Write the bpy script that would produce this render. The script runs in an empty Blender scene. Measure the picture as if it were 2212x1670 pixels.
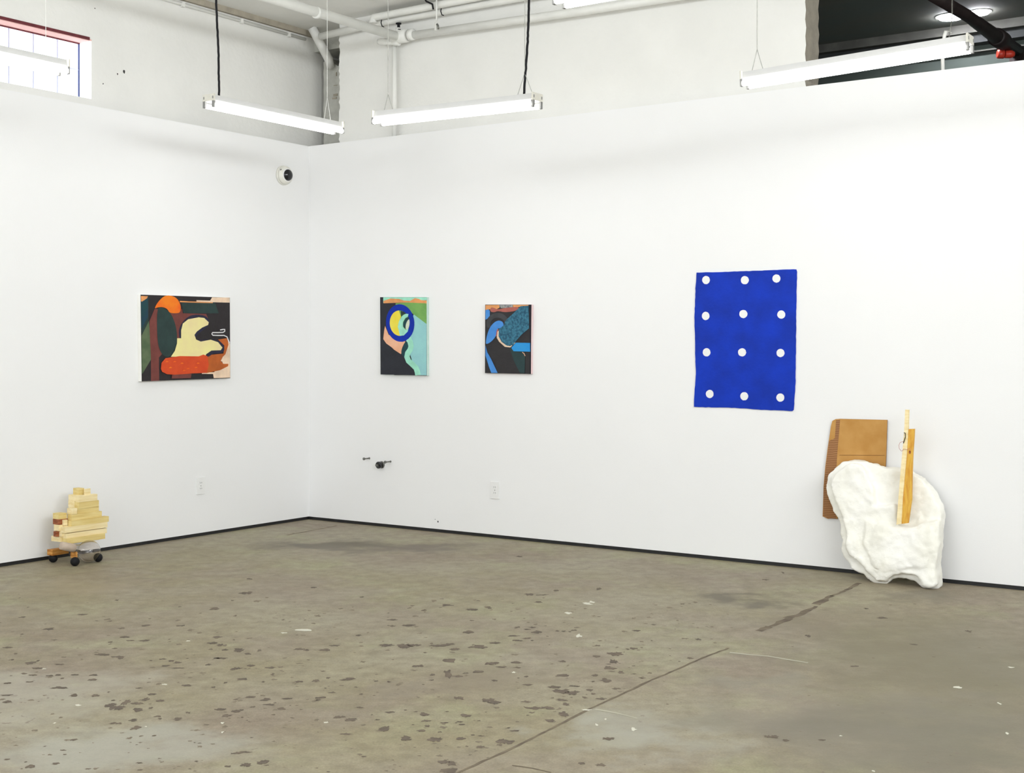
import bpy, bmesh, math, random
from mathutils import Vector, Matrix, noise

# ---------------------------------------------------------------- camera, world, exposure
W, H = 2212, 1670
FPX, CX, HY = 2807.0, 1106.0, 757.0           # focal length (px), principal column, horizon row
EYE = 1.38
TH = math.atan(0.6847)
CT, ST = math.cos(TH), math.sin(TH)
FWD = Vector((-ST, CT, 0)); RGT = Vector((CT, ST, 0))
_c = Vector((-(1106 - 667) / FPX * (FPX * EYE / 365), FPX * EYE / 365))
CAM = Vector((0, 0, EYE)) - RGT * _c.x - FWD * _c.y

C = bpy.context.scene.collection
cam_d = bpy.data.cameras.new('camera'); cam = bpy.data.objects.new('camera', cam_d); C.objects.link(cam)
cam.location = CAM; cam.rotation_euler = (math.pi / 2, 0, TH)
cam_d.sensor_width = 36; cam_d.lens = FPX / W * 36; cam_d.shift_y = -(H / 2 - HY) / W
cam_d.clip_start = 0.05
bpy.context.scene.camera = cam

world = bpy.data.worlds.new('world'); bpy.context.scene.world = world
world.use_nodes = True
bg = world.node_tree.nodes['Background']
bg.inputs[0].default_value = (0.93, 0.97, 1.0, 1); bg.inputs[1].default_value = 1.7
TUBE_POWER = 19.0
def area_fill(name, loc, rot, sx, sy, power):
    l = bpy.data.lights.new(name, 'AREA'); l.shape = 'RECTANGLE'; l.size = sx; l.size_y = sy; l.energy = power; l.color = (0.94, 0.97, 1.0)
    o = bpy.data.objects.new(name, l); C.objects.link(o); o.location = loc; o.rotation_euler = rot
# unseen area lights added beside and behind the camera to lift the upper room
area_fill('added_fill_side', (10.8, -6.0, 3.5), (math.radians(122), 0, math.radians(90)), 7.0, 0.9, 450)
area_fill('added_fill_back', (3.5, -10.3, 3.5), (math.radians(122), 0, 0), 6.0, 0.9, 170)
vs = bpy.context.scene.view_settings
vs.view_transform = 'Standard'; vs.look = 'None'; vs.gamma = 1; vs.use_curve_mapping = False
vs.exposure = -0.13

random.seed(4)

# ---------------------------------------------------------------- pixel rays
def ray(px, py):
    return (RGT * ((px - CX) / FPX) + FWD + Vector((0, 0, (HY - py) / FPX)))
def on_x(px, py, x):
    d = ray(px, py); return CAM + d * ((x - CAM.x) / d.x)
def on_y(px, py, y):
    d = ray(px, py); return CAM + d * ((y - CAM.y) / d.y)
def on_z(px, py, z=0.0):
    d = ray(px, py); return CAM + d * ((z - CAM.z) / d.z)
def on_plane(px, py, p, n):
    d = ray(px, py); return CAM + d * ((p - CAM).dot(n) / d.dot(n))

# ---------------------------------------------------------------- materials
def lin(c):
    c = c / 255.0
    return c / 12.92 if c <= 0.04045 else ((c + 0.055) / 1.055) ** 2.4
def rgb(r, g, b, k=1.0): return (lin(r) * k, lin(g) * k, lin(b) * k, 1)

def mat(name, col, rough=0.6, metal=0.0, var=0.0, scale=8.0, bump=0.0, bscale=60.0, col2=None, spec=0.5, stretch=None):
    m = bpy.data.materials.new(name); m.use_nodes = True
    nt = m.node_tree; b = nt.nodes['Principled BSDF']
    b.inputs['Base Color'].default_value = col
    b.inputs['Roughness'].default_value = rough; b.inputs['Metallic'].default_value = metal
    b.inputs['Specular IOR Level'].default_value = spec
    if var or col2 or bump:
        tc = nt.nodes.new('ShaderNodeTexCoord'); mp = nt.nodes.new('ShaderNodeMapping')
        nt.links.new(tc.outputs['Object'], mp.inputs[0])
        if stretch: mp.inputs['Scale'].default_value = stretch
    if var or col2:
        n = nt.nodes.new('ShaderNodeTexNoise'); n.inputs['Scale'].default_value = scale; n.inputs['Detail'].default_value = 6
        nt.links.new(mp.outputs[0], n.inputs[0])
        r = nt.nodes.new('ShaderNodeValToRGB')
        c2 = col2 if col2 else tuple(max(0, x * (1 - var)) for x in col[:3]) + (1,)
        r.color_ramp.elements[0].position = 0.35; r.color_ramp.elements[0].color = c2
        r.color_ramp.elements[1].position = 0.65; r.color_ramp.elements[1].color = col
        nt.links.new(n.outputs['Fac'], r.inputs[0]); nt.links.new(r.outputs[0], b.inputs['Base Color'])
    if bump:
        n2 = nt.nodes.new('ShaderNodeTexNoise'); n2.inputs['Scale'].default_value = bscale; n2.inputs['Detail'].default_value = 5
        nt.links.new(mp.outputs[0], n2.inputs[0])
        bp = nt.nodes.new('ShaderNodeBump'); bp.inputs['Strength'].default_value = bump; bp.inputs['Distance'].default_value = 0.01
        nt.links.new(n2.outputs['Fac'], bp.inputs['Height']); nt.links.new(bp.outputs[0], b.inputs['Normal'])
    return m

def emit(name, col, s):
    m = bpy.data.materials.new(name); m.use_nodes = True; nt = m.node_tree
    for n in list(nt.nodes): nt.nodes.remove(n)
    e = nt.nodes.new('ShaderNodeEmission'); o = nt.nodes.new('ShaderNodeOutputMaterial')
    e.inputs[0].default_value = col; e.inputs[1].default_value = s
    nt.links.new(e.outputs[0], o.inputs[0]); return m

M = {}
M['drywall'] = mat('painted_drywall', (0.86, 0.86, 0.858, 1), 0.65, var=0.012, scale=1.5, bump=0.05, bscale=140, spec=0.25)
M['plaster_wall'] = mat('painted_masonry', (0.84, 0.835, 0.80, 1), 0.75, var=0.05, scale=2.2, bump=0.35, bscale=26, spec=0.2)
M['ceiling'] = mat('painted_ceiling', (0.86, 0.855, 0.82, 1), 0.8, var=0.06, scale=1.3, bump=0.15, bscale=20, spec=0.2)
M['black_trim'] = mat('black_trim', (0.012, 0.012, 0.013, 1), 0.6, var=0.3, scale=30)
M['pipe_white'] = mat('white_painted_pipe', (0.83, 0.83, 0.79, 1), 0.5, var=0.05, scale=10, bump=0.1)
M['column'] = mat('painted_column', (0.58, 0.58, 0.53, 1), 0.8, var=0.2, scale=9, bump=0.8, bscale=22)
M['column_dark'] = mat('raw_masonry', (0.22, 0.21, 0.18, 1), 0.9, var=0.5, scale=10, bump=0.8, bscale=30)
M['jamb'] = mat('raw_jamb', rgb(176, 168, 152), 0.9, var=0.18, scale=14, bump=0.5, bscale=40)
M['dark'] = mat('dark_room_paint', (0.19, 0.225, 0.205, 1), 0.8, col2=(0.22, 0.225, 0.19, 1), scale=1.8)
M['dark_wall'] = mat('dark_wall_paint', (0.10, 0.125, 0.108, 1), 0.8, var=0.12, scale=2)
M['darker'] = mat('dark_room_beam', (0.05, 0.056, 0.054, 1), 0.7, var=0.3, scale=6)
M['dark_lite'] = mat('dark_room_band', (0.15, 0.15, 0.13, 1), 0.8, var=0.35, scale=6)
M['brown_pipe'] = mat('brown_pipe', (0.026, 0.016, 0.015, 1), 0.55, var=0.35, scale=12)
M['red'] = mat('red_paint', (0.75, 0.06, 0.03, 1), 0.4, var=0.2, scale=40)
M['white_metal'] = mat('white_enamel', (0.86, 0.86, 0.85, 1), 0.35, var=0.02, scale=20)
M['housing'] = mat('fixture_housing', (0.63, 0.63, 0.62, 1), 0.45, var=0.03, scale=20)
M['cream_plastic'] = mat('cream_holder', (0.72, 0.70, 0.62, 1), 0.4, var=0.05, scale=40)
M['tube'] = emit('lamp_tube_glow', (1.0, 1.0, 0.985, 1), TUBE_POWER)
M['down'] = emit('downlight_glow', (0.93, 0.92, 1.0, 1), 130.0)
M['black'] = mat('black_rubber', (0.010, 0.010, 0.012, 1), 0.6, var=0.3, scale=50, spec=0.2)
M['black_gloss'] = mat('black_lens', (0.012, 0.012, 0.014, 1), 0.12, var=0.2, scale=50)
M['wire'] = mat('thin_wire', (0.5, 0.5, 0.46, 1), 0.5, var=0.2, scale=40)
M['steel'] = mat('dull_steel', (0.22, 0.22, 0.20, 1), 0.35, metal=0.7, var=0.4, scale=60)
M['plastic'] = mat('white_plastic', (0.84, 0.84, 0.83, 1), 0.35, var=0.01, scale=30)
M['slot'] = mat('socket_slot', (0.25, 0.25, 0.24, 1), 0.6, var=0.1, scale=30)
M['dome'] = mat('camera_dome', (0.78, 0.77, 0.70, 1), 0.4, var=0.03, scale=30)
M['pine'] = mat('pale_pine', rgb(244, 228, 184), 0.6, col2=rgb(232, 210, 154), scale=22, stretch=(1, 0.25, 3), spec=0.25)
M['pine_yellow'] = mat('yellow_pine', rgb(230, 210, 146), 0.6, col2=rgb(216, 190, 120), scale=22, stretch=(1, 0.25, 3), spec=0.25)
M['wood_red'] = mat('reddish_wood', rgb(172, 104, 66), 0.6, col2=rgb(120, 62, 36), scale=30, stretch=(1, 0.4, 3), spec=0.25)
M['wood_orange'] = mat('orange_wood', rgb(214, 158, 84), 0.6, col2=rgb(176, 112, 48), scale=26, stretch=(1, 0.4, 3), spec=0.25)
M['amber'] = mat('amber_plank', rgb(222, 178, 76), 0.6, col2=rgb(204, 146, 54), scale=24, stretch=(3, 3, 0.3), spec=0.25)
M['plaster'] = mat('white_plaster', (0.92, 0.91, 0.86, 1), 0.75, col2=(0.89, 0.875, 0.79, 1), scale=5, bump=0.5, bscale=26, spec=0.2)
M['card'] = mat('cardboard', rgb(196, 150, 88), 0.8, col2=rgb(184, 136, 74), scale=10, spec=0.1)
M['card_edge'] = mat('cardboard_edge', rgb(140, 96, 62), 0.85, var=0.3, scale=30, spec=0.1)
M['neck'] = mat('dull_neck', rgb(192, 174, 156), 0.5, var=0.12, scale=30)
M['pinkwire'] = mat('copper_wire', rgb(190, 120, 110), 0.4, var=0.1, scale=40)

# corrugated cardboard: horizontal ridges
m = mat('corrugated_card', rgb(158, 114, 78), 0.85, spec=0.1); M['corr'] = m
nt = m.node_tree; b = nt.nodes['Principled BSDF']
tc = nt.nodes.new('ShaderNodeTexCoord'); wv = nt.nodes.new('ShaderNodeTexWave')
wv.bands_direction = 'Z'; wv.inputs['Scale'].default_value = 28; wv.inputs['Distortion'].default_value = 1.2
rp = nt.nodes.new('ShaderNodeValToRGB'); rp.color_ramp.elements[0].color = rgb(128, 86, 56); rp.color_ramp.elements[1].color = rgb(176, 132, 92)
nt.links.new(tc.outputs['Object'], wv.inputs[0]); nt.links.new(wv.outputs['Fac'], rp.inputs[0]); nt.links.new(rp.outputs[0], b.inputs['Base Color'])

# glass
m = bpy.data.materials.new('clear_glass'); m.use_nodes = True; nt = m.node_tree
b = nt.nodes['Principled BSDF']; b.inputs['Base Color'].default_value = (0.93, 0.9, 0.88, 1)
b.inputs['Roughness'].default_value = 0.02; b.inputs['Transmission Weight'].default_value = 1.0; b.inputs['IOR'].default_value = 1.45
n = nt.nodes.new('ShaderNodeTexNoise'); n.inputs['Scale'].default_value = 20
r = nt.nodes.new('ShaderNodeMapRange'); r.inputs['To Min'].default_value = 0.0; r.inputs['To Max'].default_value = 0.06
nt.links.new(n.outputs['Fac'], r.inputs[0]); nt.links.new(r.outputs[0], b.inputs['Roughness'])
M['glass'] = m
# window panes and jamb face glow by emission in place of outdoor light
m = bpy.data.materials.new('glowing_pane_and_jamb'); m.use_nodes = True; nt = m.node_tree
b = nt.nodes['Principled BSDF']; b.inputs['Base Color'].default_value = (0.9, 0.92, 0.97, 1)
b.inputs['Emission Color'].default_value = (0.93, 0.96, 1.0, 1); b.inputs['Emission Strength'].default_value = 1.15
M['pane_and_jamb'] = m
M['muntin'] = mat('window_bar', rgb(205, 210, 236), 0.5, var=0.05, scale=20)
M['window_post'] = mat('blue_post', rgb(60, 76, 130), 0.5, var=0.3, scale=20)
M['lintel'] = mat('pink_lintel', rgb(246, 196, 188), 0.6, var=0.1, scale=14)
M['rust'] = mat('dark_red_edge', rgb(110, 40, 48), 0.7, var=0.3, scale=20)

# ---------------------------------------------------------------- floor material
def floor_material():
    m = bpy.data.materials.new('worn_concrete'); m.use_nodes = True; nt = m.node_tree; N = nt.nodes; L = nt.links
    b = N['Principled BSDF']
    tc = N.new('ShaderNodeTexCoord')
    mp = N.new('ShaderNodeMapping'); mp.vector_type = 'POINT'
    mp.inputs['Rotation'].default_value = (0, 0, -TH)
    L.new(tc.outputs['Object'], mp.inputs[0])            # slab axes (joints run across the room at an angle)
    co = mp.outputs[0]
    def nz(scale, det=6, rough=0.55, vec=co):
        n = N.new('ShaderNodeTexNoise'); n.inputs['Scale'].default_value = scale; n.inputs['Detail'].default_value = det
        n.inputs['Roughness'].default_value = rough; L.new(vec, n.inputs[0]); return n
    def ramp(src, a, ca, bb, cb):
        r = N.new('ShaderNodeValToRGB'); e = r.color_ramp.elements
        e[0].position = a; e[0].color = ca; e[1].position = bb; e[1].color = cb; L.new(src, r.inputs[0]); return r.outputs[0]
    def mix(f, a, c, mode='MIX'):
        x = N.new('ShaderNodeMix'); x.data_type = 'RGBA'; x.blend_type = mode
        if isinstance(f, float): x.inputs[0].default_value = f
        else: L.new(f, x.inputs[0])
        for k, v in ((6, a), (7, c)):
            if isinstance(v, tuple): x.inputs[k].default_value = v
            else: L.new(v, x.inputs[k])
        return x.outputs[2]
    def math_(op, a, c=None, clamp=False):
        x = N.new('ShaderNodeMath'); x.operation = op; x.use_clamp = clamp
        for k, v in ((0, a), (1, c)):
            if v is None: continue
            if isinstance(v, float): x.inputs[k].default_value = v
            else: L.new(v, x.inputs[k])
        return x.outputs[0]
    base = ramp(nz(0.55, 5).outputs['Fac'], 0.38, rgb(148, 138, 108), 0.62, rgb(160, 152, 130))
    base = mix(ramp(nz(1.3, 6).outputs['Fac'], 0.44, (0, 0, 0, 1), 0.62, (1, 1, 1, 1)), base, rgb(144, 130, 112))
    base = mix(ramp(nz(1.8, 7, 0.6).outputs['Color'], 0.52, (0, 0, 0, 1), 0.62, (0.7, 0.7, 0.7, 1)), base, rgb(158, 155, 120))
    base = mix(ramp(nz(2.6, 8, 0.65).outputs['Fac'], 0.45, (0, 0, 0, 1), 0.75, (0.65, 0.65, 0.65, 1)), base, rgb(166, 160, 134))
    base = mix(ramp(nz(9, 9, 0.7).outputs['Fac'], 0.35, (0.72, 0.71, 0.7, 1), 0.7, (1.12, 1.12, 1.12, 1)), base, (1, 1, 1, 1), 'MIX') if False else base
    mott = ramp(nz(11, 9, 0.72).outputs['Fac'], 0.33, (0.70, 0.685, 0.665, 1), 0.68, (1.08, 1.08, 1.08, 1))
    base = mix(1.0, base, mott, 'MULTIPLY')
    fine = ramp(nz(120, 4, 0.7).outputs['Fac'], 0.3, (0.80, 0.80, 0.80, 1), 0.7, (1.12, 1.12, 1.12, 1))
    base = mix(1.0, base, fine, 'MULTIPLY')
    # soft stains, painted sheen and dimming given as floor ellipses: (centre, half right, half forward, colour, strength)
    wob = nz(3.2, 5)
    sub = N.new('ShaderNodeVectorMath'); sub.operation = 'SUBTRACT'; L.new(wob.outputs['Color'], sub.inputs[0]); sub.inputs[1].default_value = (0.5, 0.5, 0.5)
    sc = N.new('ShaderNodeVectorMath'); sc.operation = 'SCALE'; L.new(sub.outputs[0], sc.inputs[0]); sc.inputs['Scale'].default_value = 1.1
    ad = N.new('ShaderNodeVectorMath'); L.new(co, ad.inputs[0]); L.new(sc.outputs[0], ad.inputs[1])
    for (px, py, hw, hh, colr, st) in STAINS_AND_LIGHT:
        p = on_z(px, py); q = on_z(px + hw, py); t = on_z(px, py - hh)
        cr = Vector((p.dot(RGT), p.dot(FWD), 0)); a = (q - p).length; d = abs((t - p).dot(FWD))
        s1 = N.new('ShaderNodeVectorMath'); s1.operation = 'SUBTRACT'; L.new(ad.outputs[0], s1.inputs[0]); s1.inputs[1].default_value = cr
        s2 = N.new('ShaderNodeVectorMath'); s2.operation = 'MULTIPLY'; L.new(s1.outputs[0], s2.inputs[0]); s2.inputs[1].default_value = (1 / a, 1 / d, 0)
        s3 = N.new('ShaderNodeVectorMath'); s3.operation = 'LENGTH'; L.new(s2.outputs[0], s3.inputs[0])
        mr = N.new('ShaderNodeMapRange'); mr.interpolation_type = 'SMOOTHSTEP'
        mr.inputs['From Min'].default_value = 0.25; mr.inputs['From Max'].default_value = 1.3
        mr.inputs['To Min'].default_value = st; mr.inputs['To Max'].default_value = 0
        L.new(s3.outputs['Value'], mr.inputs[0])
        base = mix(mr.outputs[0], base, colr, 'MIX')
    # small chips everywhere
    vo = N.new('ShaderNodeTexVoronoi'); vo.inputs['Scale'].default_value = 7.0; L.new(ad.outputs[0], vo.inputs[0])
    chip = ramp(vo.outputs['Distance'], 0.10, (1, 1, 1, 1), 0.15, (0, 0, 0, 1))
    gate = ramp(nz(1.0, 4).outputs['Fac'], 0.5, (0, 0, 0, 1), 0.6, (0.7, 0.7, 0.7, 1))
    f = mix(1.0, chip, gate, 'MULTIPLY')
    base = mix(f, base, rgb(118, 106, 92))
    L.new(base, b.inputs['Base Color'])
    rr = N.new('ShaderNodeMapRange'); L.new(nz(2.0, 6).outputs['Fac'], rr.inputs[0])
    rr.inputs['To Min'].default_value = 0.42; rr.inputs['To Max'].default_value = 0.68
    L.new(rr.outputs[0], b.inputs['Roughness']); b.inputs['Specular IOR Level'].default_value = 0.4
    bp = N.new('ShaderNodeBump'); bp.inputs['Strength'].default_value = 0.25; bp.inputs['Distance'].default_value = 0.004
    L.new(nz(30, 8, 0.7).outputs['Fac'], bp.inputs['Height']); L.new(bp.outputs[0], b.inputs['Normal'])
    return m
DK = rgb(112, 102, 88)
STAINS_AND_LIGHT = [(700, 1178, 170, 13, rgb(98, 90, 74), 0.9), (880, 1184, 150, 11, rgb(104, 94, 82), 0.85), (645, 1180, 40, 8, rgb(96, 90, 80), 0.6),
          (1590, 1294, 95, 14, rgb(100, 92, 74), 0.9), (1980, 1285, 130, 16, rgb(104, 98, 84), 0.6), (1420, 1580, 150, 50, rgb(160, 158, 146), 0.6), (1760, 1350, 90, 22, rgb(128, 117, 96), 0.5),  # second ellipse darkens the floor at the plaster sculpture's foot
          (940, 1395, 120, 16, rgb(128, 117, 96), 0.6), (1080, 1455, 150, 35, rgb(128, 116, 96), 0.55),
          (860, 1500, 90, 22, rgb(132, 122, 104), 0.5), (470, 1315, 60, 10, rgb(134, 124, 104), 0.5),
          (170, 1270, 130, 18, rgb(150, 136, 110), 0.5), (260, 1620, 300, 60, rgb(172, 172, 160), 0.55),  # last ellipse paints a pale sheen on the lower-left floor
          (60, 1500, 230, 60, rgb(176, 172, 158), 0.5), (1300, 1600, 140, 50, rgb(164, 162, 148), 0.6),  # first ellipse continues the painted lower-left sheen
          (1800, 1560, 320, 70, rgb(140, 130, 116), 0.6), (1560, 1560, 90, 35, rgb(128, 124, 106), 0.5),
          (2060, 1430, 360, 120, rgb(114, 106, 84), 0.85), (2000, 1600, 420, 90, rgb(114, 108, 92), 0.85), (1650, 1480, 120, 22, rgb(134, 130, 114), 0.5)]  # first two paint the right floor dimmer against the strong side light
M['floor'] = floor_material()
M['pit'] = mat('floor_chip', rgb(112, 99, 84), 0.8, col2=rgb(90, 80, 68), scale=14, bump=0.4)
M['pit_dark'] = mat('floor_joint', rgb(122, 110, 90), 0.85, col2=rgb(92, 80, 66), scale=12, bump=0.4)
M['pit_pale'] = mat('faint_floor_chip', rgb(130, 119, 100), 0.8, col2=rgb(114, 104, 88), scale=20)
M['fleck'] = mat('paint_fleck', rgb(214, 212, 196), 0.6, var=0.05, scale=30)
M['scuff'] = mat('pale_scuff', rgb(178, 174, 154), 0.6, var=0.08, scale=30)

# ---------------------------------------------------------------- mesh helpers
class MB:
    def __init__(s): s.bm = bmesh.new(); s.mats = []
    def mi(s, m):
        if m is None: return 0
        if m not in s.mats: s.mats.append(m)
        return s.mats.index(m)
    def face(s, pts, m=None):
        vs_ = [s.bm.verts.new(p) for p in pts]
        f = s.bm.faces.new(vs_); f.material_index = s.mi(m); return f
    def box(s, a, b, m=None, bev=0.0):
        a, b = Vector(a), Vector(b)
        lo = Vector(map(min, a, b)); hi = Vector(map(max, a, b))
        r = bmesh.ops.create_cube(s.bm, size=1.0)
        for v in r['verts']:
            v.co = Vector((lo[i] + (v.co[i] + 0.5) * (hi[i] - lo[i]) for i in range(3)))
        fs = {f for v in r['verts'] for f in v.link_faces}
        i = s.mi(m)
        for f in fs: f.material_index = i
        if bev:
            es = {e for f in fs for e in f.edges}
            rr = bmesh.ops.bevel(s.bm, geom=list(es), offset=bev, segments=2, affect='EDGES', profile=0.7)
            for f in rr['faces']: f.material_index = i
        return s
    def prism(s, pts, off, m=None, side=None):
        """pts: closed loop of 3D points (front face), extruded by vector off"""
        off = Vector(off); i = s.mi(m); j = s.mi(side) if side else i
        A = [s.bm.verts.new(p) for p in pts]; B = [s.bm.verts.new(Vector(p) + off) for p in pts]
        f = s.bm.faces.new(A); f.material_index = i
        g = s.bm.faces.new(B[::-1]); g.material_index = j
        n = len(pts)
        for k in range(n):
            h = s.bm.faces.new((A[k], B[k], B[(k + 1) % n], A[(k + 1) % n])); h.material_index = j
        return s
    def tube(s, path, r, seg=12, m=None, cap=True):
        path = [Vector(p) for p in path]; i = s.mi(m)
        rs = r if isinstance(r, (list, tuple)) else [r] * len(path)
        rings = []; up = None
        for k, p in enumerate(path):
            if k == 0: t = path[1] - path[0]
            elif k == len(path) - 1: t = path[-1] - path[-2]
            else: t = (path[k + 1] - p).normalized() + (p - path[k - 1]).normalized()
            t.normalize()
            if up is None: up = Vector((0, 0, 1)) if abs(t.z) < 0.9 else Vector((1, 0, 0))
            u = t.cross(up)
            if u.length < 1e-4: up = Vector((0, 1, 0.3)); u = t.cross(up)
            u.normalize(); v = u.cross(t).normalized(); up = v
            rings.append([s.bm.verts.new(p + (u * math.cos(2 * math.pi * a / seg) + v * math.sin(2 * math.pi * a / seg)) * rs[k]) for a in range(seg)])
        for k in range(len(rings) - 1):
            for a in range(seg):
                f = s.bm.faces.new((rings[k][a], rings[k][(a + 1) % seg], rings[k + 1][(a + 1) % seg], rings[k + 1][a]))
                f.material_index = i; f.smooth = True
        if cap:
            f = s.bm.faces.new(rings[0][::-1]); f.material_index = i
            f = s.bm.faces.new(rings[-1]); f.material_index = i
        return s
    def build(s, name, m, parent=None, shade=False):
        me = bpy.data.meshes.new(name)
        bmesh.ops.recalc_face_normals(s.bm, faces=s.bm.faces)
        s.bm.to_mesh(me); s.bm.free()
        for x in (s.mats if s.mats else [m]): me.materials.append(x)
        o = bpy.data.objects.new(name, me); C.objects.link(o)
        if parent: 
            o.parent = parent
            o.matrix_parent_inverse = Matrix.Translation(parent.location).inverted() if parent.rotation_euler.z == 0 else Matrix.Identity(4)
        if shade:
            for p in me.polygons: p.use_smooth = True
        return o

def obj(name, mb, m=None, parent=None, shade=False): return mb.build(name, m, parent, shade)
def struct(name, mb, m=None, parent=None):
    o = mb.build(name, m, parent)
    if not parent: o['kind'] = 'structure'
    return o
def tag(o, label, cat, group=None):
    o['label'] = label; o['category'] = cat
    if group: o['group'] = group
    return o
def thing(name, label, cat, loc, group=None):
    o = bpy.data.objects.new(name, None); o.empty_display_size = 0.1; C.objects.link(o); o.location = loc
    return tag(o, label, cat, group)

# ---------------------------------------------------------------- room shell
ZT = EYE + (HY - 316) / FPX * (FPX * EYE / 365)      # drywall top 3.05
ZC = 4.06
GAP = 0.024
XL = -0.22            # old left wall behind the drywall
YU = 0.12             # old right wall behind the drywall
XR, YB = 11.0, -10.5

def blob(c, a, b_, n=12, rot=0.0, jag=0.28, z=0.0006):
    n = n + 4; jag = min(0.5, jag * 1.45); a = a * 1.2
    out = []
    ph = random.random() * 9
    for k in range(n):
        t = 2 * math.pi * k / n
        s = 1 + random.uniform(-jag, jag)
        v = RGT * (math.cos(t) * a * s) + FWD * (math.sin(t) * b_ * s)
        out.append(Vector((c.x + v.x, c.y + v.y, z)))
    return out

fl = MB()
fl.box((XL - 0.3, YB, -0.12), (XR, 3.3, 0.0), M['floor'])
PITS6 = [(1078,302,22,6),(1060,360,60,12),(928,430,34,9),(1016,461,16,6),(360,455,40,6),(207,518,40,10),(628,503,42,7),(527,515,28,6),(782,504,34,6),(475,484,14,6),(540,553,36,7),(625,568,40,8),(565,568,26,5),(938,553,30,8),(922,577,44,10),(475,575,16,6),(497,602,18,6),(28,598,42,7),(68,625,16,5),(450,629,80,9),(510,638,40,7),(1040,610,60,16),(970,608,24,8),(1120,610,14,8),(1290,605,36,8),(1325,609,24,7),(1405,608,50,10),(1450,590,40,7),(1670,590,60,10),(1740,592,80,20),(1790,586,50,10),(1900,590,80,10),(1940,584,40,8),(1960,606,50,10),(2075,594,80,16),(2140,578,40,8),(2025,532,36,12),(1765,502,70,8),(1690,478,36,7),(1930,415,40,9),(2045,433,50,9),(1563,380,20,5),(1355,339,26,5),(130,664,36,12),(165,655,12,6),(260,671,34,5),(150,688,60,6),(140,717,30,7),(215,720,24,6),(252,716,22,7),(405,717,28,7),(325,716,24,5),(395,737,44,8),(270,731,14,6),(28,751,44,7),(130,747,28,5),(262,772,80,8),(740,656,24,10),(765,663,28,9),(705,648,24,6),(775,688,44,6),(715,678,30,8),(935,644,26,6),(960,644,40,8),(900,672,20,7),(1170,685,36,8),(1085,677,50,8),(1020,690,50,9),(1178,714,12,10),(1048,735,36,9),(975,750,14,8),(922,770,14,7),(808,762,34,9),(1290,745,30,8),(1366,741,26,12),(1418,730,14,7),(1138,746,12,6),(600,774,24,6),(408,806,46,10),(320,805,28,12),(40,833,44,10),(30,804,40,6),(658,800,46,9),(628,822,22,14),(475,845,50,22),(510,856,60,22),(545,835,24,24),(590,838,60,10),(595,868,44,16),(700,828,44,10),(650,860,14,8),(1080,812,30,10),(1240,818,60,8),(1385,815,34,8),(1435,793,26,8),(1150,822,34,12),(1020,822,16,6),(1210,862,50,9),(1165,845,40,7),(1090,855,20,6),(955,865,44,10),(1015,873,48,12),(978,893,40,12),(770,907,32,12),(690,906,14,6),(575,912,30,10),(500,925,50,8),(590,945,50,14),(320,997,28,10),(240,1100,24,8),(130,1112,34,14),(1465,900,50,12),(1510,908,60,16),(1555,857,30,5),(1500,735,70,10),(1660,950,56,22),(1685,878,36,8),(1760,990,60,20),(1880,995,64,20),(1930,710,44,34),(1940,655,40,16),(1805,677,50,10),(1980,722,40,8),(1870,716,20,8),(2065,702,50,12),(2130,668,50,14),(2170,682,40,7),(1985,818,44,14),(2105,828,50,16),(2140,838,50,16),(2137,741,18,8),(1840,885,50,14),(1840,915,34,8),(1845,937,24,8),(2012,892,34,12),(1925,923,24,6),(1990,992,30,12),(2180,1003,70,22),(2070,1027,44,10),(1820,958,30,8),(1495,972,40,8),(1560,800,20,6),(1920,1092,40,16),(1950,1100,40,16),(1940,1130,70,20),(1130,1095,50,18),(1070,1105,50,14),(1020,1055,50,8),(1060,1050,40,7)]
PITS7 = [(105,531,34,12),(10,548,40,6),(20,568,50,6),(65,558,30,6),(65,520,22,6),(195,527,14,5),(225,528,14,5),(250,530,10,5),(540,526,32,6),(372,590,20,6),(525,602,24,8),(807,563,20,8),(440,628,70,18),(438,658,30,16),(430,686,50,12),(218,658,24,8),(20,662,36,8),(470,705,22,12),(403,740,36,16),(355,718,24,9),(215,718,40,12),(350,745,12,6),(450,775,28,8),(68,759,40,8),(190,770,70,10),(215,788,60,18),(255,794,70,20),(265,764,44,6),(338,783,26,8),(60,832,30,8),(215,825,40,9),(385,820,34,8),(235,843,26,10),(90,860,70,10),(150,859,70,12),(220,887,50,20),(10,958,30,8),(165,915,40,12),(408,992,50,12),(385,1105,36,12),(300,1098,26,10),(1120,982,50,14),(1185,1000,44,8),(1340,998,36,7),(1280,548,18,10),(1480,679,30,6),(1735,585,26,6),(1530,430,14,6),(1600,470,34,7),(1970,528,26,9),(190,352,20,6),(375,345,18,10),(75,368,30,10),(130,371,50,4),(115,402,30,6),(1095,305,24,6),(1170,275,8,8),(30,205,24,5)]
FLECKS = [(6,1305,524,56,8),(6,712,758,24,7),(6,1225,535,24,5),(6,338,848,20,7),(6,960,965,10,8),(6,960,925,12,8),(6,1410,922,16,7),(6,190,690,16,5),(6,235,925,10,5),(6,630,940,10,4),(6,813,570,16,5),(7,325,409,36,8),(7,345,402,20,8),(7,242,450,24,10),(7,288,548,18,14),(7,525,953,22,14),(7,365,932,10,8),(7,405,908,8,6),(7,1928,771,30,8),(7,2105,840,10,10),(7,2140,970,14,8),(7,1420,980,12,4),(7,1563,1133,10,6),(7,320,868,36,6),(7,2155,684,20,5),(7,8,706,14,6)]
def put_blob(px, py, w, h, m, n=12, jag=0.3, z=0.0006):
    c = on_z(px, py); a = (on_z(px + w / 2, py) - c).length; b_ = abs((on_z(px, py - h / 2) - c).dot(FWD))
    fl.face(blob(c, a, b_, n, jag=jag, z=z), m)
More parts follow.
